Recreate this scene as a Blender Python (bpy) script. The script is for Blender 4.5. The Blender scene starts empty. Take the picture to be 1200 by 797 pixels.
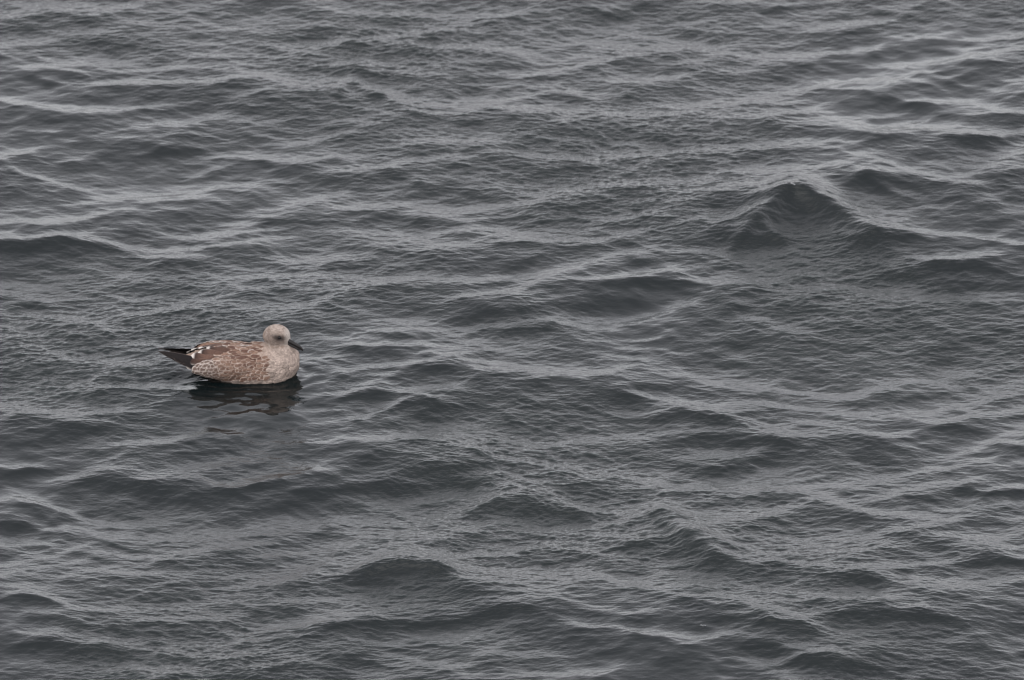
import bpy, bmesh, math, random
import numpy as np
from mathutils import Vector, Matrix

R = math.radians
scene = bpy.context.scene
col = scene.collection
random.seed(7)

# ------------------------------------------------------------------ camera
DEP = R(25.0)                       # the camera looks down at the sea
DIST = 29.4
HFOV = 2 * math.atan(2.04 / DIST)
cam_d = bpy.data.cameras.new('camera')
cam = bpy.data.objects.new('camera', cam_d)
col.objects.link(cam)
cam.location = (0, -DIST * math.cos(DEP), DIST * math.sin(DEP))
cam.rotation_euler = (math.pi / 2 - DEP, 0, 0)
cam_d.sensor_width = 23.6
cam_d.lens = 23.6 / 2 / math.tan(HFOV / 2)
cam_d.clip_start = 0.5
cam_d.clip_end = 20000
cam_d.dof.use_dof = True
cam_d.dof.focus_distance = 28.0
cam_d.dof.aperture_fstop = 3.2
scene.camera = cam
scene.cycles.filter_width = 1.1


def at(px, py, z=0.0):
    """photo pixel (1200 x 797) -> world point on the horizontal plane z"""
    f = 600 / math.tan(HFOV / 2)
    u, v = (px - 600) / f, (398.5 - py) / f
    d = Vector((u, math.cos(DEP) + v * math.sin(DEP), -math.sin(DEP) + v * math.cos(DEP)))
    o = Vector(cam.location)
    return o + d * ((z - o.z) / d.z)


# ------------------------------------------------------------------ sky, sun, exposure
SUN_EL, SUN_AZ = R(52), R(200)      # azimuth clockwise from +Y: behind the camera
world = bpy.data.worlds.new('World')
scene.world = world
world.use_nodes = True
nt = world.node_tree
for n in list(nt.nodes):
    nt.nodes.remove(n)
sky = nt.nodes.new('ShaderNodeTexSky')
sky.sky_type = 'NISHITA'
sky.sun_disc = False
sky.sun_elevation = SUN_EL
sky.sun_rotation = SUN_AZ
sky.dust_density = 1.0
hs = nt.nodes.new('ShaderNodeHueSaturation')
hs.inputs['Saturation'].default_value = 0.13
mixn = nt.nodes.new('ShaderNodeMix')
mixn.data_type = 'RGBA'
mixn.inputs[0].default_value = 0.30            # a closed layer of cloud under the clear sky
mixn.inputs[7].default_value = (8.3, 8.05, 8.7, 1)
bg = nt.nodes.new('ShaderNodeBackground')
bg.inputs[1].default_value = 0.13
wo = nt.nodes.new('ShaderNodeOutputWorld')
nt.links.new(sky.outputs[0], hs.inputs['Color'])
nt.links.new(hs.outputs[0], mixn.inputs[6])
nt.links.new(mixn.outputs[2], bg.inputs[0])
nt.links.new(bg.outputs[0], wo.inputs[0])

sl = bpy.data.lights.new('sun', 'SUN')
sl.energy = 0.7
sl.angle = R(80)
sl.color = (1.0, 0.95, 0.9)
so = bpy.data.objects.new('sun', sl)
col.objects.link(so)
sv = Vector((math.sin(SUN_AZ) * math.cos(SUN_EL), math.cos(SUN_AZ) * math.cos(SUN_EL), math.sin(SUN_EL)))
so.rotation_euler = sv.to_track_quat('Z', 'Y').to_euler()

scene.view_settings.view_transform = 'Standard'
scene.view_settings.look = 'None'
scene.view_settings.exposure = 1.12
scene.view_settings.gamma = 1.0
scene.view_settings.use_curve_mapping = False

# ------------------------------------------------------------------ the sea
LX, LY, N = 16.384, 10.24, 2048
DX, DY = LX / N, LY / N
rng = np.random.default_rng(21)
kx = 2 * np.pi * np.fft.rfftfreq(N, DX)[None, :]
ky = 2 * np.pi * np.fft.fftfreq(N, DY)[:, None]
k = np.sqrt(kx * kx + ky * ky)
k[0, 0] = 1e-6


def field(spec):
    """height, x shift, y shift of a sea with the given wavenumber spectrum (height normalised by the caller)"""
    ph = rng.normal(size=k.shape) + 1j * rng.normal(size=k.shape)
    a = ph * np.sqrt(np.maximum(spec, 0))
    a[0, 0] = 0
    return a


def spread(theta0, s):
    th = np.arctan2(ky, kx) - theta0
    return np.abs(np.cos(th)) ** (2 * s)


def comp(lam_peak, lam_min, theta0, s, slope_rms, p=4.0, keep=None):
    kp = 2 * np.pi / lam_peak
    kc = 2 * np.pi / lam_min
    sp = k ** (-p) * np.exp(-1.0 * (kp / k) ** 2) * np.exp(-(k / kc) ** 2) * spread(theta0, s)
    a = field(sp)
    sl2 = np.mean(np.fft.irfft2(1j * kx * a, s=(N, N)) ** 2 + np.fft.irfft2(1j * ky * a, s=(N, N)) ** 2)
    f = slope_rms / math.sqrt(sl2)
    if keep is not None:
        keep += sp * f * f
    return a * f


S_big = np.zeros_like(k)
# wind sea running towards the camera, two crossing trains, and the small wind ripples on top
A_big = (comp(0.72, 0.09, R(97), 0.9, 0.105, 3.7, S_big) + comp(0.58, 0.085, R(50), 1.2, 0.075, 3.7, S_big)
         + comp(0.58, 0.085, R(134), 1.2, 0.075, 3.7, S_big) + comp(4.5, 1.5, R(95), 1.0, 0.025, 4.0, S_big))
A_mid = comp(0.14, 0.030, R(100), 1.0, 0.045, 3.4) + comp(0.11, 0.030, R(60), 1.2, 0.04, 3.4)
A_fin1 = comp(0.050, 0.0145, R(110), 2.0, 0.125, 3.0)
A_fin2 = comp(0.046, 0.0145, R(66), 2.0, 0.125, 3.0)
A_gust1 = comp(2.2, 0.9, R(90), 0.0, 1.0)
A_gust2 = comp(2.6, 1.0, R(90), 0.0, 1.0)


def spatial(a):
    h = np.fft.irfft2(a, s=(N, N))
    sx = np.fft.irfft2(1j * kx / k * a, s=(N, N))
    sy = np.fft.irfft2(1j * ky / k * a, s=(N, N))
    return h, sx, sy


# where the photograph shows waves: FACES slope towards the camera (dark), BACKS slope away (pale with sky).
# Each is a line on the sea in photo pixels (first number: 1 = steep). The random sea is conditioned on these
# slopes with its own spectrum, so the waves stay natural ones.
FACES = [
    (0,20,24,60,24), (0,144,63,180,59,200,62), (0,67,87,90,87,110,92), (0,224,68,260,71), (0,190,85,207,87), (0,73,116,90,118), (0,257,104,274,104),
    (0,290,95,321,95), (0,294,115,324,114), (0,361,112,397,107), (0,254,125,267,129), (0,257,140,274,145), (0,217,157,234,159), (0,120,167,174,167),
    (0,214,165,274,167), (1,190,177,214,179), (0,147,190,174,191), (0,27,184,60,187), (0,23,205,43,209), (0,311,209,364,204), (0,301,257,367,254),
    (0,127,255,187,255), (0,0,144,60,147), (0,284,40,327,47), (0,354,13,381,13), (0,634,7,654,5), (0,660,15,674,17), (0,567,25,617,20,694,25),
    (0,727,12,761,13), (0,460,55,493,58), (0,517,68,547,60,574,63), (0,587,70,617,78), (1,407,85,443,92), (0,467,97,497,100), (0,477,87,493,90),
    (0,567,92,590,92), (0,567,104,587,104), (0,694,75,734,67,771,67), (0,630,104,660,109,687,117), (0,754,104,797,104), (0,407,132,427,132),
    (0,460,140,500,144), (0,574,137,614,136), (0,630,145,647,145), (0,721,154,761,165), (0,741,140,771,137), (0,483,182,554,174),
    (0,514,190,550,190), (0,587,190,647,194), (0,560,184,584,184), (0,650,175,701,170), (0,680,205,707,205), (0,430,224,450,222),
    (0,460,227,534,230), (0,684,232,724,230), (0,731,262,761,262), (0,413,249,453,250), (0,467,200,510,200), (0,400,159,440,160), (0,527,43,634,42),
    (0,820,43,867,43,954,42), (0,997,18,1040,12), (0,1034,28,1077,18), (0,883,60,914,59), (0,1030,70,1060,68), (0,960,80,1014,80),
    (0,807,90,853,88,900,93), (0,1054,58,1111,60), (0,1134,93,1161,93), (0,1074,87,1121,83), (0,1167,80,1197,78), (0,1057,100,1074,100),
    (1,1047,117,1064,122), (0,1027,144,1067,134), (0,863,150,910,152), (0,934,160,1007,155), (0,807,160,860,164), (1,1134,164,1164,165),
    (0,1017,170,1054,164), (0,820,192,860,192), (0,873,184,907,184), (0,977,184,1034,192), (1,1007,210,1057,220), (0,930,217,947,222,960,234),
    (1,893,234,940,230), (1,893,240,950,240), (1,900,250,960,250), (1,880,260,910,262), (0,807,240,880,230), (0,1111,175,1161,177),
    (0,1181,214,1200,212), (0,1084,47,1134,50), (0,1101,140,1167,134), (1,0,286,67,284,130,294), (1,0,294,43,296), (0,124,274,174,276),
    (0,184,284,220,284), (0,260,294,321,293), (0,7,316,114,319), (0,127,339,187,344), (0,0,433,67,436), (0,267,366,301,376), (0,361,348,394,348),
    (0,301,383,374,383), (0,0,400,23,410), (0,367,413,397,410), (1,83,505,110,506), (0,324,496,347,496), (0,83,306,167,309), (0,187,426,214,423),
    (0,0,483,20,486), (0,374,433,397,440), (0,33,526,83,520), (0,324,525,354,525), (0,150,466,200,470), (0,447,293,510,303), (0,537,274,560,274),
    (0,580,289,647,289), (0,647,298,687,298), (0,547,309,587,303), (0,500,316,544,313), (0,420,344,490,341), (0,614,318,634,314),
    (0,617,336,680,333,701,339), (1,741,334,781,333), (0,784,321,800,324), (0,537,366,550,365), (1,564,371,604,366), (1,667,361,741,361),
    (0,574,395,587,396), (1,590,390,634,388), (0,640,391,677,388), (0,764,390,797,388), (0,761,405,797,403), (0,427,390,473,391),
    (0,427,420,450,420), (0,457,431,480,430), (0,460,440,477,440), (1,407,466,443,461), (0,423,478,440,476), (1,473,470,500,468),
    (1,493,485,517,480), (0,544,486,567,485), (0,650,453,704,455), (1,727,468,754,467), (0,694,495,727,496), (1,774,490,800,486),
    (0,400,415,410,415), (0,473,515,500,515), (0,407,518,440,520), (0,600,473,660,471), (0,734,460,767,461), (0,614,506,667,500),
    (0,781,515,800,513), (0,443,495,460,493), (0,510,460,524,459), (1,867,279,907,283), (1,857,286,883,279), (1,880,291,910,289),
    (0,934,279,997,279), (1,1000,289,1040,284,1064,281), (1,1044,328,1087,324,1134,319,1171,321), (0,1177,328,1191,326), (0,1000,319,1040,319),
    (0,907,373,974,370,1014,371,1077,375), (0,1014,383,1101,391), (0,927,380,960,383), (0,820,370,867,371), (0,820,380,853,380), (0,867,385,900,386),
    (0,1141,388,1191,386), (0,893,410,954,410), (0,820,411,847,413), (0,800,403,820,406), (0,967,413,980,412), (0,980,431,1000,431),
    (0,807,339,820,338), (0,883,339,940,336), (0,1134,408,1161,406), (0,1084,421,1121,421), (1,803,485,850,491), (1,800,516,840,515,910,516),
    (0,940,513,994,513), (0,833,466,867,465), (0,1050,500,1094,501), (0,850,425,900,430), (0,1167,521,1200,525), (0,1184,276,1200,279),
    (0,1020,466,1047,466), (0,167,538,234,539), (1,37,553,53,553), (0,83,553,117,554), (1,114,566,157,566), (1,137,574,184,574), (0,140,589,167,589),
    (1,170,588,234,587), (0,63,573,100,574), (0,230,570,257,571), (1,274,574,327,566), (0,277,594,324,589), (1,301,601,344,596), (0,250,601,274,599),
    (1,347,578,400,574), (0,361,556,400,556), (0,290,546,307,544), (1,0,618,57,614), (0,40,646,83,648), (0,227,660,294,658), (0,100,604,160,609),
    (1,27,701,57,705), (0,27,725,60,731), (1,40,761,120,768), (0,0,753,13,755), (0,194,745,234,745), (0,317,756,334,756), (0,0,793,20,795),
    (0,267,793,307,793), (0,357,786,400,786), (0,351,695,397,695), (0,160,705,234,708), (0,247,778,274,775), (0,134,735,167,731),
    (0,311,641,367,635), (0,410,549,460,546), (0,467,544,507,539), (1,400,573,460,568), (1,500,551,554,549), (1,473,583,507,574,547,564),
    (0,480,594,534,591), (0,587,543,614,549), (0,660,569,684,566), (0,630,581,647,583), (1,587,599,640,598,680,603), (1,734,641,761,638),
    (0,754,641,771,646), (1,774,609,800,616), (1,430,675,467,666,517,671), (0,433,685,477,688,524,678), (0,473,698,507,695), (0,507,691,567,686),
    (1,433,731,457,733), (0,450,748,490,743), (1,493,735,544,728), (1,577,721,614,718), (0,587,657,627,658), (0,634,733,660,732),
    (0,614,758,647,755), (0,607,741,627,740), (0,660,715,674,715), (0,714,751,781,751), (0,560,778,580,776), (0,400,785,423,785),
    (0,701,586,751,584), (0,577,638,600,636), (0,457,721,473,718), (1,827,554,873,549,914,536), (0,917,536,934,539), (0,810,591,840,593),
    (0,847,583,877,583), (0,940,596,964,596), (0,1000,606,1040,613), (1,1141,578,1197,578), (0,1161,598,1200,599), (1,817,635,860,648),
    (1,1000,676,1027,678), (0,950,685,987,686), (0,1050,668,1134,666,1197,663), (1,1157,658,1197,660), (0,807,665,893,671), (0,1014,706,1054,705),
    (1,984,721,1050,721,1111,725), (0,967,733,987,732), (0,1040,731,1087,733), (1,893,731,914,730), (1,887,761,910,761),
    (1,930,776,967,780,1027,785), (0,1124,716,1154,715), (0,800,780,837,780), (0,807,693,833,690), (0,1000,548,1040,548), (0,1171,743,1197,741),
    (0,850,618,920,621), (0,870,788,897,786), (0,1060,581,1101,583), (0,1141,761,1197,771),
]
BACKS = [
    (0,0,20,40,7,140,7), (0,0,50,33,47), (0,53,77,130,73), (0,147,83,214,78), (0,260,63,301,83,351,100,397,90), (0,361,53,400,48), (0,127,97,180,95),
    (0,0,117,57,125), (0,97,129,167,125), (0,180,145,247,139), (0,0,185,37,174), (0,364,167,400,154), (0,277,182,334,187,397,182), (0,40,204,87,220),
    (0,100,237,147,230,200,230), (0,0,260,100,255,140,245), (0,250,220,301,214), (0,287,262,344,237,397,227), (0,214,97,280,90),
    (0,400,47,500,37,567,23,630,7), (0,400,13,514,17), (0,554,52,600,58), (0,614,87,677,77,767,55), (0,690,50,784,57), (0,707,35,761,43),
    (0,400,73,447,74), (0,447,110,480,122,557,125,620,110), (0,600,124,677,127), (0,674,139,721,132), (0,734,95,777,90), (0,630,100,680,110),
    (0,514,164,547,164), (0,600,177,660,184,701,190), (0,453,227,473,239,524,254), (0,544,247,634,234,701,217,797,214), (0,711,184,800,177),
    (0,400,200,500,187), (0,407,244,427,240), (0,761,144,800,124), (0,721,257,754,252), (0,800,50,867,63,950,63,1014,57), (0,960,33,1034,23),
    (0,1067,72,1111,70,1151,60,1200,53), (0,1134,47,1200,40), (0,1060,90,1080,83), (0,850,124,934,104,1034,90), (0,867,137,950,127),
    (0,1067,117,1134,120,1200,132), (0,984,140,1034,147), (0,1080,142,1121,154,1161,159,1200,155), (0,800,177,883,170,957,160),
    (0,1014,182,1060,197,1134,214), (0,800,224,900,214,927,212), (0,970,240,1007,247,1034,264), (0,910,225,927,222), (0,1030,154,1101,152),
    (0,1154,194,1200,170), (0,850,200,920,200), (0,840,260,887,247), (0,0,278,87,274), (0,174,276,234,276,307,269), (0,197,294,254,288,307,281),
    (0,0,334,20,344,43,351), (0,13,383,50,413,100,423), (0,180,366,234,354), (0,267,328,321,323,400,323), (0,301,363,361,358,400,338),
    (0,117,453,214,453), (0,20,483,100,483,150,480), (0,93,423,187,426), (0,147,520,187,515), (0,361,421,400,416), (0,0,466,27,480),
    (0,40,370,110,376), (0,187,406,214,403), (0,341,306,397,303), (0,214,513,247,503), (0,420,273,473,276,510,291,547,286),
    (0,483,276,567,269,634,281,701,283,737,273), (0,400,333,480,324,534,329,600,326,667,313,734,296), (0,544,346,587,344,620,333),
    (0,701,326,794,316), (0,400,396,420,390,483,383,534,393,574,381), (0,407,403,500,403), (0,447,375,487,378), (0,480,430,530,406),
    (0,534,413,560,430,634,433,701,440,737,430,754,400), (0,701,388,754,376,794,359), (0,400,463,453,440), (0,470,458,534,450),
    (0,420,490,473,466,507,463), (0,554,500,587,515,627,525,684,518,727,511), (0,400,511,457,515,527,513,574,526), (0,400,433,460,426),
    (0,754,463,800,473), (0,560,400,580,410), (0,800,296,843,299), (0,1027,269,1101,274,1167,283), (0,1087,304,1134,303),
    (0,807,328,840,333,880,329), (0,940,338,994,341,1034,348), (0,893,376,914,386), (0,1017,460,1060,448,1101,450), (0,1121,440,1141,436),
    (0,800,440,867,453,940,463,1007,468), (0,800,475,880,473,950,480,1014,485), (0,1057,485,1101,483,1184,463), (0,900,500,934,510),
    (0,960,496,1007,506,1047,513), (0,1127,530,1154,518,1200,500), (0,1101,496,1200,480), (0,1147,299,1161,299), (0,1101,353,1137,352),
    (0,1154,466,1200,446), (0,3,546,43,546,73,559), (0,180,558,214,553,260,543), (0,274,571,324,556), (0,33,581,67,594,100,608,140,616,187,614),
    (0,50,614,93,621,140,631,234,631), (0,0,635,20,635), (0,13,670,50,638), (0,73,648,114,668,157,675), (0,227,648,280,638),
    (0,93,641,134,651,187,655), (0,20,686,53,698,83,711), (0,167,715,237,710), (0,167,728,267,725), (0,311,686,354,675,400,645), (0,354,621,400,609),
    (0,220,768,301,751), (0,267,771,307,765), (0,127,751,174,761), (0,140,781,174,788,217,790), (0,284,745,334,733,400,728), (0,287,780,334,778),
    (0,334,705,400,705), (0,467,594,514,581,540,583), (0,400,638,433,614,500,614,550,591,587,578), (0,420,628,500,631,587,611), (0,580,551,627,564),
    (0,597,566,640,578,677,596,721,601,767,594), (0,654,621,734,611), (0,687,619,707,628,771,628), (0,584,650,647,636,707,650),
    (0,400,675,443,658,500,656,580,646), (0,514,663,600,673), (0,530,676,587,678,654,695), (0,587,665,640,670,734,681,800,695), (0,400,718,427,698),
    (0,507,751,560,745), (0,527,786,557,776,574,763), (0,680,731,734,735,777,745), (0,620,791,701,790), (0,587,536,701,551,800,574),
    (0,767,591,800,603), (0,400,725,433,721), (0,784,671,800,675), (0,707,713,741,718), (0,807,573,883,569,944,574,987,588),
    (0,987,568,1034,561,1101,548,1147,538), (0,1034,581,1074,571,1134,561), (0,800,609,880,608,927,594), (0,1000,594,1054,601,1121,608),
    (0,803,618,840,638,900,648,1000,645), (0,800,631,827,651,900,655,1007,665,1101,658), (0,917,629,960,638), (0,1024,628,1080,614,1121,598),
    (0,1114,628,1161,631,1200,651), (0,807,675,843,686,900,688,934,695), (0,1087,686,1134,685,1200,676), (0,1060,675,1080,678), (0,940,703,987,695),
    (0,800,698,867,698,914,711), (0,934,725,960,731), (1,904,778,917,788,934,796), (0,807,753,840,745), (0,1134,584,1154,574), (0,927,718,947,721),
    (0,1027,695,1067,708), (0,910,551,934,571), (0,927,758,950,765),
]
ob = []
for lst, lo, hi in ((FACES, 0.09, 0.33), (BACKS, -0.25, -0.32)):
    for rec in lst:
        q = np.array(rec[1:], float).reshape(-1, 2)
        for (xa, ya), (xb, yb) in zip(q[:-1], q[1:]):
            n_ = max(1, int(round(math.hypot(xb - xa, 2.0 * (yb - ya)) / 24)))
            for t_ in range(n_ + 1):
                ob.append((xa + (xb - xa) * t_ / n_, ya + (yb - ya) * t_ / n_, hi if rec[0] else lo))
ob = np.array(ob)
_, keep_ = np.unique(np.round(ob[:, :2] / np.array([8, 3])), axis=0, return_index=True)
ob = ob[np.sort(keep_)]
# between the lines the sea is nearly level
gx_, gy_ = np.meshgrid(np.arange(-40, 1250, 36), np.arange(-20, 830, 13))
gp = np.stack([gx_.ravel(), gy_.ravel()], 1)
near = (((gp[:, None, 0] - ob[None, :, 0]) / 26) ** 2 + ((gp[:, None, 1] - ob[None, :, 1]) / 9) ** 2).min(1)
gp = gp[near > 1]
noise_sd = np.concatenate([np.full(len(ob), 0.055), np.full(len(gp), 0.08)])
ob = np.concatenate([ob, np.concatenate([gp, np.full((len(gp), 1), 0.04)], 1)])
foc = 600 / math.tan(HFOV / 2)
du, dv = (ob[:, 0] - 600) / foc, (398.5 - ob[:, 1]) / foc
ray = np.stack([du, math.cos(DEP) + dv * math.sin(DEP), -math.sin(DEP) + dv * math.cos(DEP)], 1)
CH = 1.2
Kyy = np.fft.irfft2(2 * S_big * ky * ky, s=(N, N)) / N ** 2
zo = np.full(len(ob), 0.01)
sx_ = sy_ = 0.0
A_big = 0.6 * A_big                      # away from those lines the chop is lower
A_cond = A_big
for it in range(4):
    tt = (zo - cam.location.z) / ray[:, 2]
    px_ = ray[:, 0] * tt + cam.location.x - sx_
    py_ = ray[:, 1] * tt + cam.location.y - sy_
    ii = np.round(px_ / DX).astype(np.int64)
    jj = np.round(py_ / DY).astype(np.int64)
    slope0 = np.fft.irfft2(1j * ky * A_big, s=(N, N))[jj % N, ii % N]
    G = Kyy[(jj[:, None] - jj[None, :]) % N, (ii[:, None] - ii[None, :]) % N]
    wts = np.linalg.solve(G + np.diag(noise_sd ** 2), ob[:, 2] - slope0)
    W = np.zeros((N, N))
    np.add.at(W, (jj % N, ii % N), wts)
    A_cond = A_big + 2 * S_big / N ** 2 * (-1j * ky) * np.fft.rfft2(W)
    zo = np.fft.irfft2(A_cond, s=(N, N))[jj % N, ii % N]
    sx_ = CH * np.fft.irfft2(1j * kx / k * A_cond, s=(N, N))[jj % N, ii % N]
    sy_ = CH * np.fft.irfft2(1j * ky / k * A_cond, s=(N, N))[jj % N, ii % N]
fin = np.fft.irfft2(1j * ky * A_cond, s=(N, N))
fs_ = fin[jj % N, ii % N]
print('obs', len(ob), [(round(lo_, 2), round(fs_[(ob[:, 2] > lo_) & (ob[:, 2] < hi_)].mean(), 3), round(fs_[(ob[:, 2] > lo_) & (ob[:, 2] < hi_)].std(), 3)) for lo_, hi_ in ((-.5, -.2), (.03, .05), (.08, .1), (.3, .5))], fin.std())
A_big = A_cond
hB, xB, yB = spatial(A_big)
hM, xM, yM = spatial(A_mid)
# gusts: the ripples are stronger in some patches than in others and veer between two directions
g1, g2 = np.fft.irfft2(A_gust1, s=(N, N)), np.fft.irfft2(A_gust2, s=(N, N))
g1, g2 = g1 / g1.std(), g2 / g2.std()
veer = 1 / (1 + np.exp(-2.2 * g2))
gust = np.clip(1 + 0.32 * g1, 0.35, 1.7)
hF = gust * (np.sqrt(veer) * np.fft.irfft2(A_fin1, s=(N, N)) + np.sqrt(1 - veer) * np.fft.irfft2(A_fin2, s=(N, N)))
mg = np.clip(1 + 0.2 * g1, 0.5, 1.5)
hM, xM, yM = hM * mg, xM * mg, yM * mg
del A_big, A_mid, A_fin1, A_fin2, A_gust1, A_gust2

FX, FY0, FY1 = 3.2, -3.5, 4.2


def lines(lo, hi, d):
    n = int(round((hi - lo) / d))
    core = lo + d * np.arange(n + 1)
    out, st = [], d
    p = 0.0
    while p < 4000:
        st *= 1.17
        p += st
        out.append(p)
    out = np.array(out)
    return np.concatenate([(lo - out)[::-1], core, hi + out])


X = lines(-FX, FX, DX)
Y = lines(FY0, FY1, DY)
ix = np.round(X / DX).astype(np.int64) % N
iy = np.round(Y / DY).astype(np.int64) % N
stx = np.gradient(X)
sty = np.gradient(Y)
GX, GY = np.meshgrid(X, Y)


def fade(cut):
    """1 where the sheet is fine enough to carry waves of this size, 0 far out"""
    fx = np.clip(1.5 - stx / cut, 0, 1)
    fy = np.clip(1.5 - sty / cut, 0, 1)
    return fy[:, None] * fx[None, :]


sel = np.ix_(iy, ix)
fB, fM, fF = fade(0.25), fade(0.05), fade(0.016)

g0 = at(292, 443)
# the floating bird smooths the chop right round it and pushes a low swell ahead
dg = np.sqrt(((GX - g0.x) / 0.33) ** 2 + ((GY - g0.y + 0.16) / 0.42) ** 2)
calm = 1 - 0.25 * np.exp(-dg ** 4)
calm_f = 1 - 0.85 * np.exp(-dg ** 4)
amp_gust = 1.0

Zw = hB[sel] * fB + hM[sel] * fM * calm + hF[sel] * fF * calm_f
Xw = GX + CH * (xB[sel] * fB + 0.55 * xM[sel] * fM * calm)
Yw = GY + CH * (yB[sel] * fB + 0.55 * yM[sel] * fM * calm)


# the few crests that stand up sharp: crest line in photo pixels, height (m)
PEAKS = [((845, 286, 868, 268, 888, 254, 912, 268, 935, 284), .015), ((872, 248, 905, 233, 928, 213, 948, 220, 985, 240, 1040, 264), .044),
         ((985, 210, 1015, 202, 1060, 221), .020), ((752, 614, 777, 604, 800, 624, 832, 643, 868, 652), .044),
         ((390, 94, 410, 76, 430, 84, 465, 96), .022), ((405, 684, 450, 663, 490, 662, 535, 677), .030),
         ]


def sstep(a, b, x):
    t = np.clip((x - a) / (b - a), 0, 1)
    return t * t * (3 - 2 * t)


zC = np.zeros_like(Zw)
for pts, h in PEAKS:
    w = [at(pts[i], pts[i + 1], h + .02) for i in range(0, len(pts), 2)]
    xs, ys = np.array([p.x for p in w]), np.array([p.y for p in w])
    wid = xs[-1] - xs[0]
    c0, c1 = np.searchsorted(X, xs[0] - wid), np.searchsorted(X, xs[-1] + wid)
    r0, r1 = np.searchsorted(Y, ys.min() - .7), np.searchsorted(Y, ys.max() + .9)
    sx, sy = Xw[r0:r1, c0:c1], Yw[r0:r1, c0:c1]
    xi = np.linspace(xs[0] - 0.5 * wid, xs[-1] + 0.5 * wid, 200)
    ker = np.hanning(25) / np.hanning(25).sum()
    yi = np.convolve(np.pad(np.interp(xi, xs, ys), 12, mode='edge'), ker, mode='valid')
    t = (sx - xs[0]) / wid
    d = sy - np.interp(sx, xi, yi)
    da = np.sqrt(d * d + 0.004 ** 2) - 0.004
    prof = np.where(d < 0, 1 / np.cosh(da / (1.3 * h + .012)), 1 / np.cosh(da / (2.6 * h + .02)))
    zC[r0:r1, c0:c1] += h * sstep(-0.25, 0.4, t) * sstep(1.25, 0.6, t) * prof
Zw = Zw + zC
# small rings where the water laps at the floating bird
dr = (np.sqrt(((Xw - g0.x + .01) / .205) ** 2 + ((Yw - g0.y) / .105) ** 2) - 1) * 0.14
Zw = Zw + 0.0045 * np.cos(2 * np.pi * dr / 0.055) * np.exp(-np.abs(dr) / 0.07) * (0.6 + 0.4 * np.sin(3 * np.arctan2(Yw - g0.y, Xw - g0.x) + 1))


def water_z(x, y, r=0.08):
    m = (np.abs(Xw - x) < r) & (np.abs(Yw - y) < r)
    return float(Zw[m].mean())


nx, ny = len(X), len(Y)
co = np.stack([Xw, Yw, Zw], axis=-1).astype(np.float32).reshape(-1)
vi = np.arange(nx * ny, dtype=np.int32).reshape(ny, nx)
quads = np.stack([vi[:-1, :-1], vi[:-1, 1:], vi[1:, 1:], vi[1:, :-1]], axis=-1).reshape(-1)
nq = (nx - 1) * (ny - 1)
me = bpy.data.meshes.new('sea_water')
me.vertices.add(nx * ny)
me.vertices.foreach_set('co', co)
me.loops.add(nq * 4)
me.loops.foreach_set('vertex_index', quads)
me.polygons.add(nq)
me.polygons.foreach_set('loop_start', np.arange(0, nq * 4, 4, dtype=np.int32))
me.polygons.foreach_set('use_smooth', np.ones(nq, dtype=bool))
rip = me.attributes.new('ripple', 'FLOAT', 'POINT')
rip.data.foreach_set('value', (calm_f * gust[sel]).astype(np.float32).reshape(-1))
me.update(calc_edges=True)
sea = bpy.data.objects.new('sea_water', me)
sea['kind'] = 'structure'
col.objects.link(sea)


def new_mat(name):
    m = bpy.data.materials.new(name)
    m.use_nodes = True
    t = m.node_tree
    return m, t, t.nodes['Principled BSDF']


def water_material():
    m, t, b = new_mat('water')
    b.inputs['Base Color'].default_value = (0.003, 0.0055, 0.006, 1)
    b.inputs['Roughness'].default_value = 0.035
    b.inputs['IOR'].default_value = 1.333
    tc = t.nodes.new('ShaderNodeTexCoord')
    mp = t.nodes.new('ShaderNodeMapping')
    mp.inputs['Scale'].default_value = (0.6, 1.0, 1.0)
    mp.inputs['Rotation'].default_value = (0, 0, R(12))
    n1 = t.nodes.new('ShaderNodeTexNoise')
    n1.inputs['Scale'].default_value = 85.0
    n1.inputs['Detail'].default_value = 4.0
    n1.inputs['Roughness'].default_value = 0.55
    n1.inputs['Distortion'].default_value = 0.6
    bp = t.nodes.new('ShaderNodeBump')
    bp.inputs['Strength'].default_value = 1.0
    bp.inputs['Distance'].default_value = 0.0022
    ra = t.nodes.new('ShaderNodeAttribute')
    ra.attribute_name = 'ripple'
    t.links.new(ra.outputs['Fac'], bp.inputs['Strength'])
    t.links.new(tc.outputs['Object'], mp.inputs[0])
    t.links.new(mp.outputs[0], n1.inputs['Vector'])
    t.links.new(n1.outputs[0], bp.inputs['Height'])
    t.links.new(bp.outputs[0], b.inputs['Normal'])
    return m


me.materials.append(water_material())


# ------------------------------------------------------------------ the gull
from mathutils import noise
from mathutils.bvhtree import BVHTree


def link(name, mesh, parent=None, mat=None):
    o = bpy.data.objects.new(name, mesh)
    col.objects.link(o)
    if parent is not None:
        o.parent = parent
    if mat is not None and len(mesh.materials) == 0:
        mesh.materials.append(mat)
    return o


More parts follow.
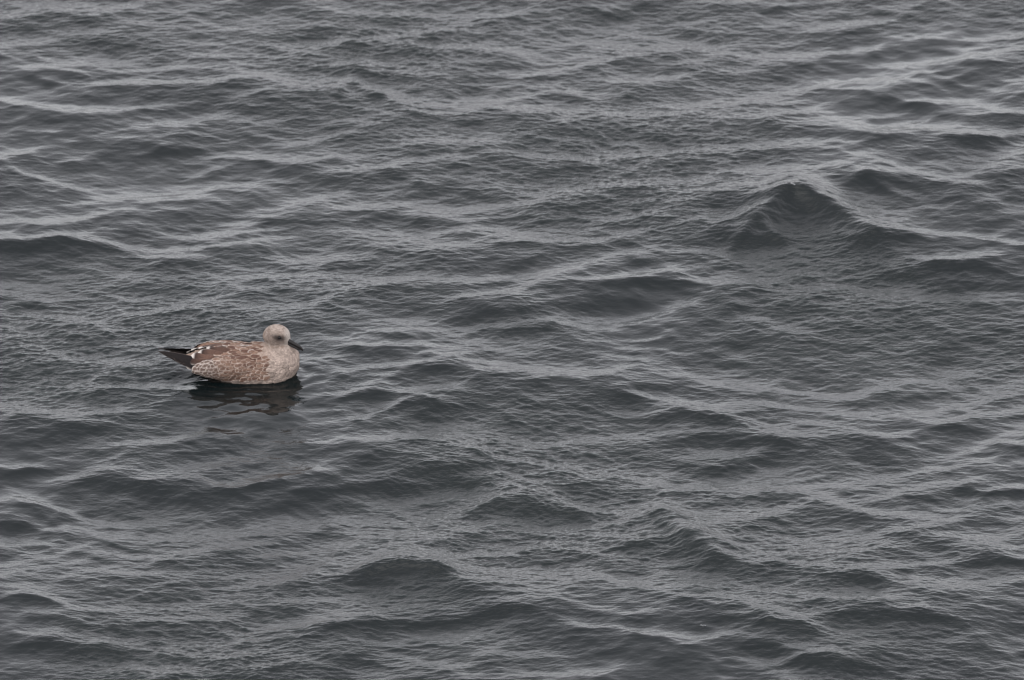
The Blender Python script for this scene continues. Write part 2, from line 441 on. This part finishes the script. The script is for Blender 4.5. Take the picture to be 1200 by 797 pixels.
def plumage_material(name, grain, rough):
    m, t, b = new_mat(name)
    at_ = t.nodes.new('ShaderNodeAttribute')
    at_.attribute_name = 'Col'
    tc = t.nodes.new('ShaderNodeTexCoord')
    mp = t.nodes.new('ShaderNodeMapping')
    mp.inputs['Scale'].default_value = (0.35, 1, 1)
    ns = t.nodes.new('ShaderNodeTexNoise')
    ns.inputs['Scale'].default_value = 330
    ns.inputs['Detail'].default_value = 3
    mr = t.nodes.new('ShaderNodeMapRange')
    mr.inputs[1].default_value = 0.3
    mr.inputs[2].default_value = 0.7
    mr.inputs[3].default_value = 1 - grain
    mr.inputs[4].default_value = 1 + grain
    mu = t.nodes.new('ShaderNodeVectorMath')
    mu.operation = 'SCALE'
    t.links.new(tc.outputs['Object'], mp.inputs[0])
    t.links.new(mp.outputs[0], ns.inputs['Vector'])
    t.links.new(ns.outputs[0], mr.inputs[0])
    t.links.new(at_.outputs['Color'], mu.inputs[0])
    t.links.new(mr.outputs[0], mu.inputs['Scale'])
    t.links.new(mu.outputs[0], b.inputs['Base Color'])
    bp = t.nodes.new('ShaderNodeBump')
    bp.inputs['Strength'].default_value = 0.5
    bp.inputs['Distance'].default_value = 0.0015
    t.links.new(ns.outputs[0], bp.inputs['Height'])
    t.links.new(bp.outputs[0], b.inputs['Normal'])
    b.inputs['Roughness'].default_value = rough
    b.inputs['Specular IOR Level'].default_value = 0.15
    return m


M_plume = plumage_material('soft_plumage', 0.30, 0.9)
M_vane = plumage_material('feather_vane', 0.22, 0.8)


def plain(name, c, rough, spec=0.5):
    m, t, b = new_mat(name)
    ns = t.nodes.new('ShaderNodeTexNoise')
    ns.inputs['Scale'].default_value = 120
    mx = t.nodes.new('ShaderNodeMix')
    mx.data_type = 'RGBA'
    mx.inputs[6].default_value = (*[v * 0.75 for v in c], 1)
    mx.inputs[7].default_value = (*[v * 1.25 for v in c], 1)
    t.links.new(ns.outputs[0], mx.inputs[0])
    t.links.new(mx.outputs[2], b.inputs['Base Color'])
    b.inputs['Roughness'].default_value = rough
    b.inputs['Specular IOR Level'].default_value = spec
    return m


M_bill = plain('bill_horn', (0.008, 0.0065, 0.0065), 0.5, 0.3)
M_eye = plain('eye_dark', (0.006, 0.005, 0.005), 0.25, 0.2)


def lerp(a, b, t):
    return tuple(a[i] + (b[i] - a[i]) * t for i in range(3))


def set_col(mesh, cols):
    ca = mesh.color_attributes.new('Col', 'FLOAT_COLOR', 'POINT')
    ca.data.foreach_set('color', np.concatenate([np.asarray(cols, dtype=np.float32), np.ones((len(cols), 1), np.float32)], axis=1).reshape(-1))


def loft(bm, secs, n=28):
    """rings (x, zc, ry, rz) closed at both ends"""
    rings = []
    for x, zc, ry, rz in secs:
        rings.append([bm.verts.new((x, ry * math.sin(2 * math.pi * i / n), zc + rz * math.cos(2 * math.pi * i / n))) for i in range(n)])
    for a, b in zip(rings, rings[1:]):
        for i in range(n):
            bm.faces.new((a[i], a[(i + 1) % n], b[(i + 1) % n], b[i]))
    bm.faces.new(rings[0][::-1])
    bm.faces.new(rings[-1])


def ellipsoid(bm, c, r, pitch=0.0, yaw=0.0, seg=32):
    mt = Matrix.Translation(c) @ Matrix.Rotation(yaw, 4, 'Z') @ Matrix.Rotation(pitch, 4, 'Y') @ Matrix.Diagonal((*r, 1))
    bmesh.ops.create_uvsphere(bm, u_segments=seg, v_segments=seg // 2, radius=1, matrix=mt)


def catmull(secs, k=6):
    out = []
    s = [secs[0]] + list(secs) + [secs[-1]]
    for i in range(1, len(s) - 2):
        for j in range(k):
            t = j / k
            out.append(tuple(0.5 * (2 * b + (c - a) * t + (2 * a - 5 * b + 4 * c - d) * t * t + (3 * b - a - 3 * c + d) * t ** 3)
                             for a, b, c, d in zip(s[i - 1], s[i], s[i + 1], s[i + 2])))
    out.append(secs[-1])
    return out


# one continuous skin: trunk, neck and head
bm = bmesh.new()
loft(bm, catmull([
    (-.262, .078, .010, .008), (-.235, .073, .030, .020), (-.205, .067, .050, .034), (-.15, .060, .076, .054), (-.08, .046, .094, .078),
    (0, .036, .102, .094), (.070, .038, .101, .099), (.130, .046, .091, .088), (.172, .058, .066, .063), (.200, .066, .030, .032)]))
ellipsoid(bm, (.120, 0, .092), (.070, .067, .066))
ellipsoid(bm, (.111, 0, .128), (.051, .048, .046))
ellipsoid(bm, (.112, 0, .173), (.055, .047, .0465), R(4))
ellipsoid(bm, (.129, -.003, .168), (.039, .034, .033), R(18), R(-8))
ellipsoid(bm, (.143, -.006, .161), (.026, .020, .0205), R(24), R(-12))
tmp = bpy.data.meshes.new('gull_body_raw')
bm.to_mesh(tmp)
bm.free()
to = bpy.data.objects.new('gull_raw', tmp)
col.objects.link(to)
md = to.modifiers.new('r', 'REMESH')
md.mode = 'VOXEL'
md.voxel_size = 0.0036
ms = to.modifiers.new('s', 'SMOOTH')
ms.factor = 0.5
ms.iterations = 9
dep = bpy.context.evaluated_depsgraph_get()
body_me = bpy.data.meshes.new_from_object(to.evaluated_get(dep))
bpy.data.objects.remove(to)
bpy.data.meshes.remove(tmp)
body_me.name = 'gull_body'

BUFF = (.205, .150, .120)
PALE = (.325, .262, .224)
BROWN = (.078, .043, .032)
MID = (.150, .094, .070)
GREY = (.220, .176, .152)
DARK = (.010, .008, .008)
WHITE = (.42, .38, .35)


def nz(p, f, o=0.0):
    return noise.noise(Vector((p[0] * f + o, p[1] * f + 3.1, p[2] * f - o)))


def body_colour(p):
    x, y, z = p
    c = BUFF
    # breast and flanks: pale, clouded grey brown; long soft streaks on the neck
    st = 0.5 + 1.2 * nz((x * 2.2, y * 2.2, z * 0.7), 60)
    br = lerp(GREY, PALE, min(1, max(0, 0.42 + 0.8 * (st - 0.5) + 0.5 * nz(p, 22, 5))))
    w = min(1, max(0, (x - .03) / .07)) if z < .14 else 0
    w = max(w, min(1, max(0, (.035 - z) / .02)))
    c = lerp(c, br, w)
    # head
    h = min(1, max(0, (z - .130) / .022)) * min(1, max(0, (x - .05) / .02))
    if h > 0:
        hd = lerp((.175, .138, .117), (.265, .220, .192), min(1, max(0, 0.45 + 1.2 * nz(p, 90, 2) + (z - .178) * 6)))
        f = min(1, max(0, (x - .138) / .022))                        # whitish face in front of the eye
        hd = lerp(hd, (.36, .32, .29), f)
        s = 1 if y < 0 else -1
        dx, dz = x - .120, z - .184
        d = math.hypot((dx - .002) / (.027 if dx > 0 else .028), (dz + .22 * dx) / (.0125 if dz > 0 else .0145))
        m = 0.74 * math.exp(-d ** 3) * min(1, max(0, (abs(y) - .012) / .012))
        d2 = math.hypot((x - .110) / .030, (z - .170) / .016)
        hd = lerp(hd, (.105, .078, .066), 0.7 * math.exp(-d2 * d2))    # ear coverts
        d3 = math.hypot((x - .082) / .016, (z - .188) / .022)
        hd = lerp(hd, (.115, .085, .072), 0.6 * math.exp(-d3 * d3))    # shade of brown on the nape
        hd = lerp(hd, (.020, .015, .014), min(0.95, 1.35 * m))       # dusky mask through the eye
        c = lerp(c, hd, h)
    return c


nb = len(body_me.vertices)
bv = np.zeros(nb * 3, np.float32)
body_me.vertices.foreach_get('co', bv)
bv = bv.reshape(-1, 3)
bn = np.zeros(nb * 3, np.float32)
body_me.vertices.foreach_get('normal', bn)
bn = bn.reshape(-1, 3)
cols = []
for i in range(nb):
    p = bv[i].copy()
    cols.append(body_colour(p))
    k_ = 0.4 if (p[2] > .14 and p[0] > .06) else 1.0
    bv[i] += bn[i] * k_ * (0.0016 * nz(p, 75) + 0.0011 * nz((p[0] * .5, p[1], p[2]), 170, 4))
body_me.vertices.foreach_set('co', bv.reshape(-1))
set_col(body_me, cols)
body_me.polygons.foreach_set('use_smooth', np.ones(len(body_me.polygons), bool))
body_me.update()

gull = bpy.data.objects.new('gull', None)
col.objects.link(gull)
gull.empty_display_size = 0.1
gull['label'] = 'young brown mottled gull with dark bill and tail floating alone on the choppy grey sea'
gull['category'] = 'gull'
gull.scale = (.99, .99, .99)
gull.location = (g0.x, g0.y, water_z(g0.x, g0.y, 0.14) - 0.009)
body = link('body', body_me, gull, M_plume)

# ---- bill: two horn mandibles, the upper one hooked
bm = bmesh.new()
bl = catmull([(0, 0, .0075, .0072), (.012, .0008, .0068, .0068), (.028, .0010, .0055, .0056), (.042, .0004, .0045, .0052), (.052, -.0025, .0032, .0042), (.0575, -.006, .0010, .0014)], 4)
loft(bm, [(x, zc + .0042, ry, rz) for x, zc, ry, rz in bl], 14)
upper = bpy.data.meshes.new('upper_mandible')
bm.to_mesh(upper)
bm.free()
bm = bmesh.new()
bl = catmull([(0, -.0038, .0066, .0048), (.018, -.0038, .0056, .0042), (.034, -.0040, .0045, .0042), (.043, -.0042, .0034, .0034), (.0495, -.0040, .0010, .0012)], 4)
loft(bm, bl, 14)
lower = bpy.data.meshes.new('lower_mandible')
bm.to_mesh(lower)
bm.free()
for me_ in (upper, lower):
    for p in me_.polygons:
        p.use_smooth = True
bill = link('bill', upper, gull, M_bill)
bill.location = (.146, -.013, .1580)
bill.rotation_euler = (0, R(25), R(-14))
bill.scale = (1.42, 1.3, 1.3)
lm = link('lower_mandible', lower, bill, M_bill)

# ---- eyes, each set in the mask
bt = BVHTree.FromPolygons([tuple(v) for v in bv], [tuple(p.vertices) for p in body_me.polygons])
bm = bmesh.new()
bmesh.ops.create_uvsphere(bm, u_segments=18, v_segments=12, radius=.0068)
for f in bm.faces:
    f.smooth = True
eye_me = bpy.data.meshes.new('eye')
bm.to_mesh(eye_me)
bm.free()
for s in (-1, 1):
    hit = bt.ray_cast(Vector((.124, s * .3, .1835)), Vector((0, -s, 0)))
    e = link('eye', eye_me, gull, M_eye)
    e.location = hit[0] - Vector((0, s * .0026, 0))


# ---- feathers
TS = [0, .18, .36, .54, .70, .83, .92, .975, 1.0]
US = [-1, -.78, -.52, 0, .52, .78, 1]


def feather(L, W, colour, tip=0.42, bend=0.0, arch=0.12, point=0.5, seed=0):
    """vane along +X with a rounded tip; returns verts, faces, colours"""
    vs, cs = [], []
    for t in TS:
        if t < 0.45:
            w = 0.5 + 0.5 * math.sin(math.pi / 2 * t / 0.45)
        elif t <= 1 - tip:
            w = 1
        else:
            w = max(0.06, (1 - ((t - 1 + tip) / tip) ** 2)) ** point
        for u in US:
            y = u * w * W / 2
            vs.append((t * L, y, arch * W * (1 - u * u) + bend * L * t * t))
            edge = min((1 - abs(u)) * w * W / 2, (1 - t) * L)
            cs.append(colour(t, u, edge, seed))
    m = len(US)
    fs = [(i * m + j, i * m + j + 1, (i + 1) * m + j + 1, (i + 1) * m + j) for i in range(len(TS) - 1) for j in range(m - 1)]
    return vs, fs, cs


def feather_mesh(name, *a, **kw):
    vs, fs, cs = feather(*a, **kw)
    m = bpy.data.meshes.new(name)
    m.from_pydata(vs, [], fs)
    set_col(m, cs)
    m.polygons.foreach_set('use_smooth', np.ones(len(m.polygons), bool))
    m.materials.append(M_vane)
    return m


def frame(root, direction, normal):
    x = Vector(direction).normalized()
    z = Vector(normal)
    z = (z - x * z.dot(x)).normalized()
    y = z.cross(x)
    return Matrix(((x.x, y.x, z.x, root[0]), (x.y, y.y, z.y, root[1]), (x.z, y.z, z.z, root[2]), (0, 0, 0, 1)))


def fringe(inner, outer, w, bars=0.0):
    def f(t, u, edge, seed):
        k_ = 1 - min(1, max(0, (edge - w * 0.35) / w))
        n_ = noise.noise(Vector((t * 3 + seed * 7.3, u * 1.5, seed * 1.7)))
        c = lerp(inner, outer, min(1, max(0, k_ + 0.25 * n_)))
        if bars:
            b_ = max(0, math.sin(t * 17 + seed)) * abs(u) * bars
            c = lerp(c, outer, min(1, b_))
        g = 1 + 0.22 * n_
        return tuple(v * g for v in c)
    return f


def joined(name, items, parent, mat):
    """many small feathers as one mesh: items of (matrix, feather data)"""
    vs, fs, cs = [], [], []
    for mt, (v, f, c) in items:
        o_ = len(vs)
        vs += [tuple(mt @ Vector(q)) for q in v]
        fs += [tuple(i + o_ for i in q) for q in f]
        cs += c
    m = bpy.data.meshes.new(name)
    m.from_pydata(vs, [], fs)
    set_col(m, cs)
    m.polygons.foreach_set('use_smooth', np.ones(len(m.polygons), bool))
    o = link(name, m, parent, mat)
    o['kind'] = 'stuff'
    return o


rnd = random.Random(5)

# ---- folded wings
wings = []
wing_polys_v, wing_polys_f = [tuple(v) for v in bv], [tuple(p.vertices) for p in body_me.polygons]
for s in (-1, 1):
    bm = bmesh.new()
    ellipsoid(bm, (-.056, s * .072, .066), (.158, .036, .046), R(2.5), R(-8 * s), 36)
    m = bpy.data.meshes.new('wing')
    bm.to_mesh(m)
    bm.free()
    m.polygons.foreach_set('use_smooth', np.ones(len(m.polygons), bool))
    set_col(m, [MID] * len(m.vertices))
    w = link('wing', m, gull, M_plume)
    wings.append(w)
    o_ = len(wing_polys_v)
    wing_polys_v += [tuple(v.co) for v in m.vertices]
    wing_polys_f += [tuple(i + o_ for i in p.vertices) for p in m.polygons]
hull = BVHTree.FromPolygons(wing_polys_v, wing_polys_f)


def skin(x, phi):
    """outermost plumage surface at station x, angle phi from the back ridge (negative: the side towards -y)"""
    d = Vector((0, math.sin(phi), math.cos(phi)))
    o = Vector((x, 0, .05))
    hit = hull.ray_cast(o + d * .4, -d)
    return (hit[0], hit[1]) if hit[0] is not None else (None, None)


def lay(x, phi, lift, drop, jit=0.12):
    """matrix of a feather rooted at (x, phi), its tip towards the tail"""
    p, n = skin(x, phi)
    if p is None:
        return None
    if n.dot(p - Vector((x, 0, .05))) < 0:
        n = -n
    side = -1 if phi < 0 else 1
    d = Vector((-1, 0, 0)) + Vector((0, 0, -1)) * drop + Vector((0, rnd.uniform(-jit, jit), rnd.uniform(-jit, jit)))
    d = (d - n * d.dot(n)).normalized()
    d = (d + n * lift).normalized()
    return frame(p - d * .002 - n * .0006, d, n)


# scapulars: brown with buff fringes, each one a feather of its own
scap = [feather_mesh('scapular_feather', L, W, fringe(c, o_, .0032, b_), bend=-.06, seed=i) for i, (L, W, c, o_, b_) in enumerate((
    (.040, .024, BROWN, PALE, 0), (.036, .022, MID, PALE, .5), (.042, .025, (.112, .066, .048), (.31, .25, .21), 0),
    (.036, .022, (.120, .072, .053), WHITE, .4), (.038, .023, BROWN, BUFF, 0), (.034, .022, MID, BUFF, 0)))]
for wi, s in enumerate((-1, 1)):
    for r_ in range(7):
        phi0 = 5 + r_ * 8.0
        for q in range(8):
            x = .045 - q * .0235 + (0.012 if r_ % 2 else 0) - r_ * .002
            mt = lay(x + rnd.uniform(-.004, .004), s * R(phi0 + rnd.uniform(-2, 2)), .10, 0.10 + .02 * r_)
            if mt is None or x < -.125:
                continue
            o = link('scapular_feather', scap[rnd.randrange(6)], wings[wi])
            o.matrix_local = mt

# small coverts: chequered brown and whitish
for wi, s in enumerate((-1, 1)):
    items = []
    for r_ in range(11):
        phi0 = 50 + r_ * 6.4
        for q in range(19):
            x = .078 - q * .0155 + (.0077 if r_ % 2 else 0)
            if x < -.205 or (r_ > 7 and (x > .02 - (r_ - 7) * .02)):
                continue
            mt = lay(x + rnd.uniform(-.004, .004), s * R(phi0 + rnd.uniform(-2.6, 2.6) + q * .35), .13, .28, .12)
            if mt is None or (mt.translation.z < .016):
                continue
            rear = min(1, max(0, (-.07 - x) / .06))
            inn = lerp(lerp(MID, BROWN, rnd.random()), (.065, .046, .039), rear * .7)
            out = lerp(lerp(BUFF, PALE, rnd.random()), WHITE, rear * .55)
            L = rnd.uniform(.025, .031)
            items.append((mt, feather(L, L * .66, fringe(inn, out, .0030, .25 + .5 * rear), bend=-.08, seed=rnd.uniform(0, 50))))
    joined('covert_feathers', items, wings[wi], M_vane)

# soft body feathers on breast, flanks, mantle and rump
items = []
for a in range(46):
    phi = -180 + a * 360 / 46
    for q in range(37):
        x = .192 - q * .0115 + (.0057 if a % 2 else 0)
        if abs(phi) < 62 and (x > .062 or -.13 < x < .03):
            continue
        if abs(phi) > 145:
            continue
        mt = lay(x + rnd.uniform(-.003, .003), R(phi + rnd.uniform(-3, 3)), .07, 0.05 + .25 * max(0, (x - .08) / .1))
        if mt is None or mt.translation.z < -.012 or mt.translation.z > .138 or (mt.translation.x > .085 and mt.translation.z > .120):
            continue
        if x < -.20 or (x > .178 and abs(phi) > 95):
            continue
        ph = abs(phi)
        p = mt.translation
        if 50 < ph < 118 and -.20 < x < .05 and p.z > .022:
            continue
        base = body_colour(p)
        if ph > 100 and x < .06:
            base = lerp(base, (.155, .125, .112), .6)
        n_ = rnd.uniform(.86, 1.12) + .25 * nz(p, 35, 9)
        tipc = lerp(base, PALE, .45)
        cin = tuple(v * n_ * .86 for v in base)
        L = rnd.uniform(.019, .027)
        items.append((mt, feather(L, L * .66, fringe(cin, tuple(v * n_ for v in tipc), .0035), bend=-.1, seed=rnd.uniform(0, 50))))
joined('body_feathers', items, body, M_plume)

# tertials: broad brown feathers with white rounded ends, humped over the primaries
def tipped(inner, outer):
    def f(t, u, edge, seed):
        n_ = noise.noise(Vector((t * 5 + seed * 3.3, u * 2, seed)))
        a_ = (t - .855 + .03 * n_ + .05 * u * u) / .05
        inner_ = lerp(inner, (.022, .013, .011), min(1, max(0, (t - .55) / .3)))
        side = (abs(u) - .72) / .28 * min(1, max(0, (t - .2) / .4)) * .4
        return tuple(v * (1 + .2 * n_) for v in lerp(inner_, outer, min(1, max(0, a_, side))))
    return f


tert = [feather_mesh('tertial_feather', .150, .040, tipped((.078 * k_, .045 * k_, .034 * k_), WHITE), tip=.20, bend=-.12, arch=.16, seed=i)
        for i, k_ in enumerate((1.0, .8, 1.15))]
for wi, s in enumerate((-1, 1)):
    for i, (tx, ty, tz, rx, ry, rz, ny, nz_) in enumerate((
            (-.252, .054, .074, -.135, .066, .078, .82, .57), (-.250, .047, .092, -.130, .060, .090, .70, .72), (-.230, .038, .107, -.118, .051, .100, .58, .82),
            (-.200, .028, .119, -.100, .040, .110, .44, .9), (-.168, .015, .125, -.075, .026, .117, .3, .95))):
        root_, tip_ = Vector((rx, s * ry, rz)), Vector((tx, s * ty, tz))
        L = (tip_ - root_).length
        mt = frame(root_ + Vector((0, 0, .001 * i)), tip_ - root_, (0.0, s * ny, nz_))
        o = link('tertial_feather', tert[(i + wi) % 3], wings[wi])
        o.matrix_local = mt @ Matrix.Diagonal((L / .150, 1, 1, 1))

# primaries: black brown, narrow, crossing above the tail
prim = feather_mesh('primary_feather', .20, .030, fringe(DARK, (.050, .040, .036), .0013), tip=.55, bend=.02, arch=.10, point=.75, seed=3)
for wi, s in enumerate((-1, 1)):
    for i, (tx, ty, tz) in enumerate(((-.358, .010, .108), (-.340, .018, .100), (-.317, .026, .091), (-.292, .034, .082))):
        root_, tip_ = Vector((-.150, s * (.060 + .004 * i), .076 - .007 * i)), Vector((tx, s * ty, tz))
        mt = frame(root_, tip_ - root_, (-.1, s * .75, .66))
        o = link('primary_feather', prim, wings[wi])
        o.matrix_local = mt @ Matrix.Diagonal(((tip_ - root_).length / .20, 1, 1, 1))

# tail: a dark fan with a pale base below
bm = bmesh.new()
ellipsoid(bm, (-.225, 0, .058), (.062, .042, .016), R(14), 0, 24)
m = bpy.data.meshes.new('tail')
bm.to_mesh(m)
bm.free()
m.polygons.foreach_set('use_smooth', np.ones(len(m.polygons), bool))
set_col(m, [lerp(PALE, GREY, .3) if v.co.z < .056 + (-.225 - v.co.x) * .25 else (.04, .03, .028) for v in m.vertices])
tail = link('tail', m, gull, M_plume)
tf = feather_mesh('tail_feather', .15, .034, fringe((.010, .0075, .007), (.040, .031, .028), .0014), tip=.22, bend=.01, arch=.06, seed=8)
for i in range(9):
    a = (i - 4) / 4
    root_ = Vector((-.185, a * .030, .056 + .006 * (1 - abs(a))))
    tip_ = Vector((-.325 + .030 * abs(a), a * .040, .090 + .008 * (1 - abs(a))))
    o = link('tail_feather', tf, tail)
    o.matrix_local = frame(root_, tip_ - root_, (0.2, a * .25, 1)) @ Matrix.Diagonal(((tip_ - root_).length / .15, 1, 1, 1))


# ------------------------------------------------------------------ the two specks of foam the photograph shows
def foam(px, py, label, n, spread_):
    p = at(px, py, 0.03)
    for _ in range(6):
        m_ = (np.abs(Xw - p.x) < .012) & (np.abs(Yw - p.y) < .012)
        p = at(px, py, 0.5 * p.z + 0.5 * float(Zw[m_].mean()))
    bm = bmesh.new()
    for i in range(n):
        q = Vector((rnd.uniform(-1, 1) * spread_, rnd.uniform(-.5, .5) * spread_, 0))
        m_ = (np.abs(Xw - p.x - q.x) < .012) & (np.abs(Yw - p.y - q.y) < .012)
        z = float(Zw[m_].mean()) if m_.any() else 0.0
        r = rnd.uniform(.0015, .0032)
        bmesh.ops.create_icosphere(bm, subdivisions=2, radius=1, matrix=Matrix.Translation((p.x + q.x, p.y + q.y, z)) @ Matrix.Diagonal((r * 1.5, r, r * .7, 1)))
    bmesh.ops.translate(bm, verts=bm.verts, vec=(-p.x, -p.y, 0))
    me_ = bpy.data.meshes.new('foam_fleck')
    bm.to_mesh(me_)
    bm.free()
    me_.polygons.foreach_set('use_smooth', np.ones(len(me_.polygons), bool))
    o = link('foam_fleck', me_, None, M_foam)
    o.location = (p.x, p.y, 0)
    o['label'] = label
    o['category'] = 'foam'


M_foam = plain('foam_white', (.22, .225, .23), .7)
foam(929, 216, 'tiny white foam fleck on the tip of the tall peaked wave', 7, .010)
foam(824, 733, 'tiny white foam fleck lying low on the open rippled water', 3, .007)
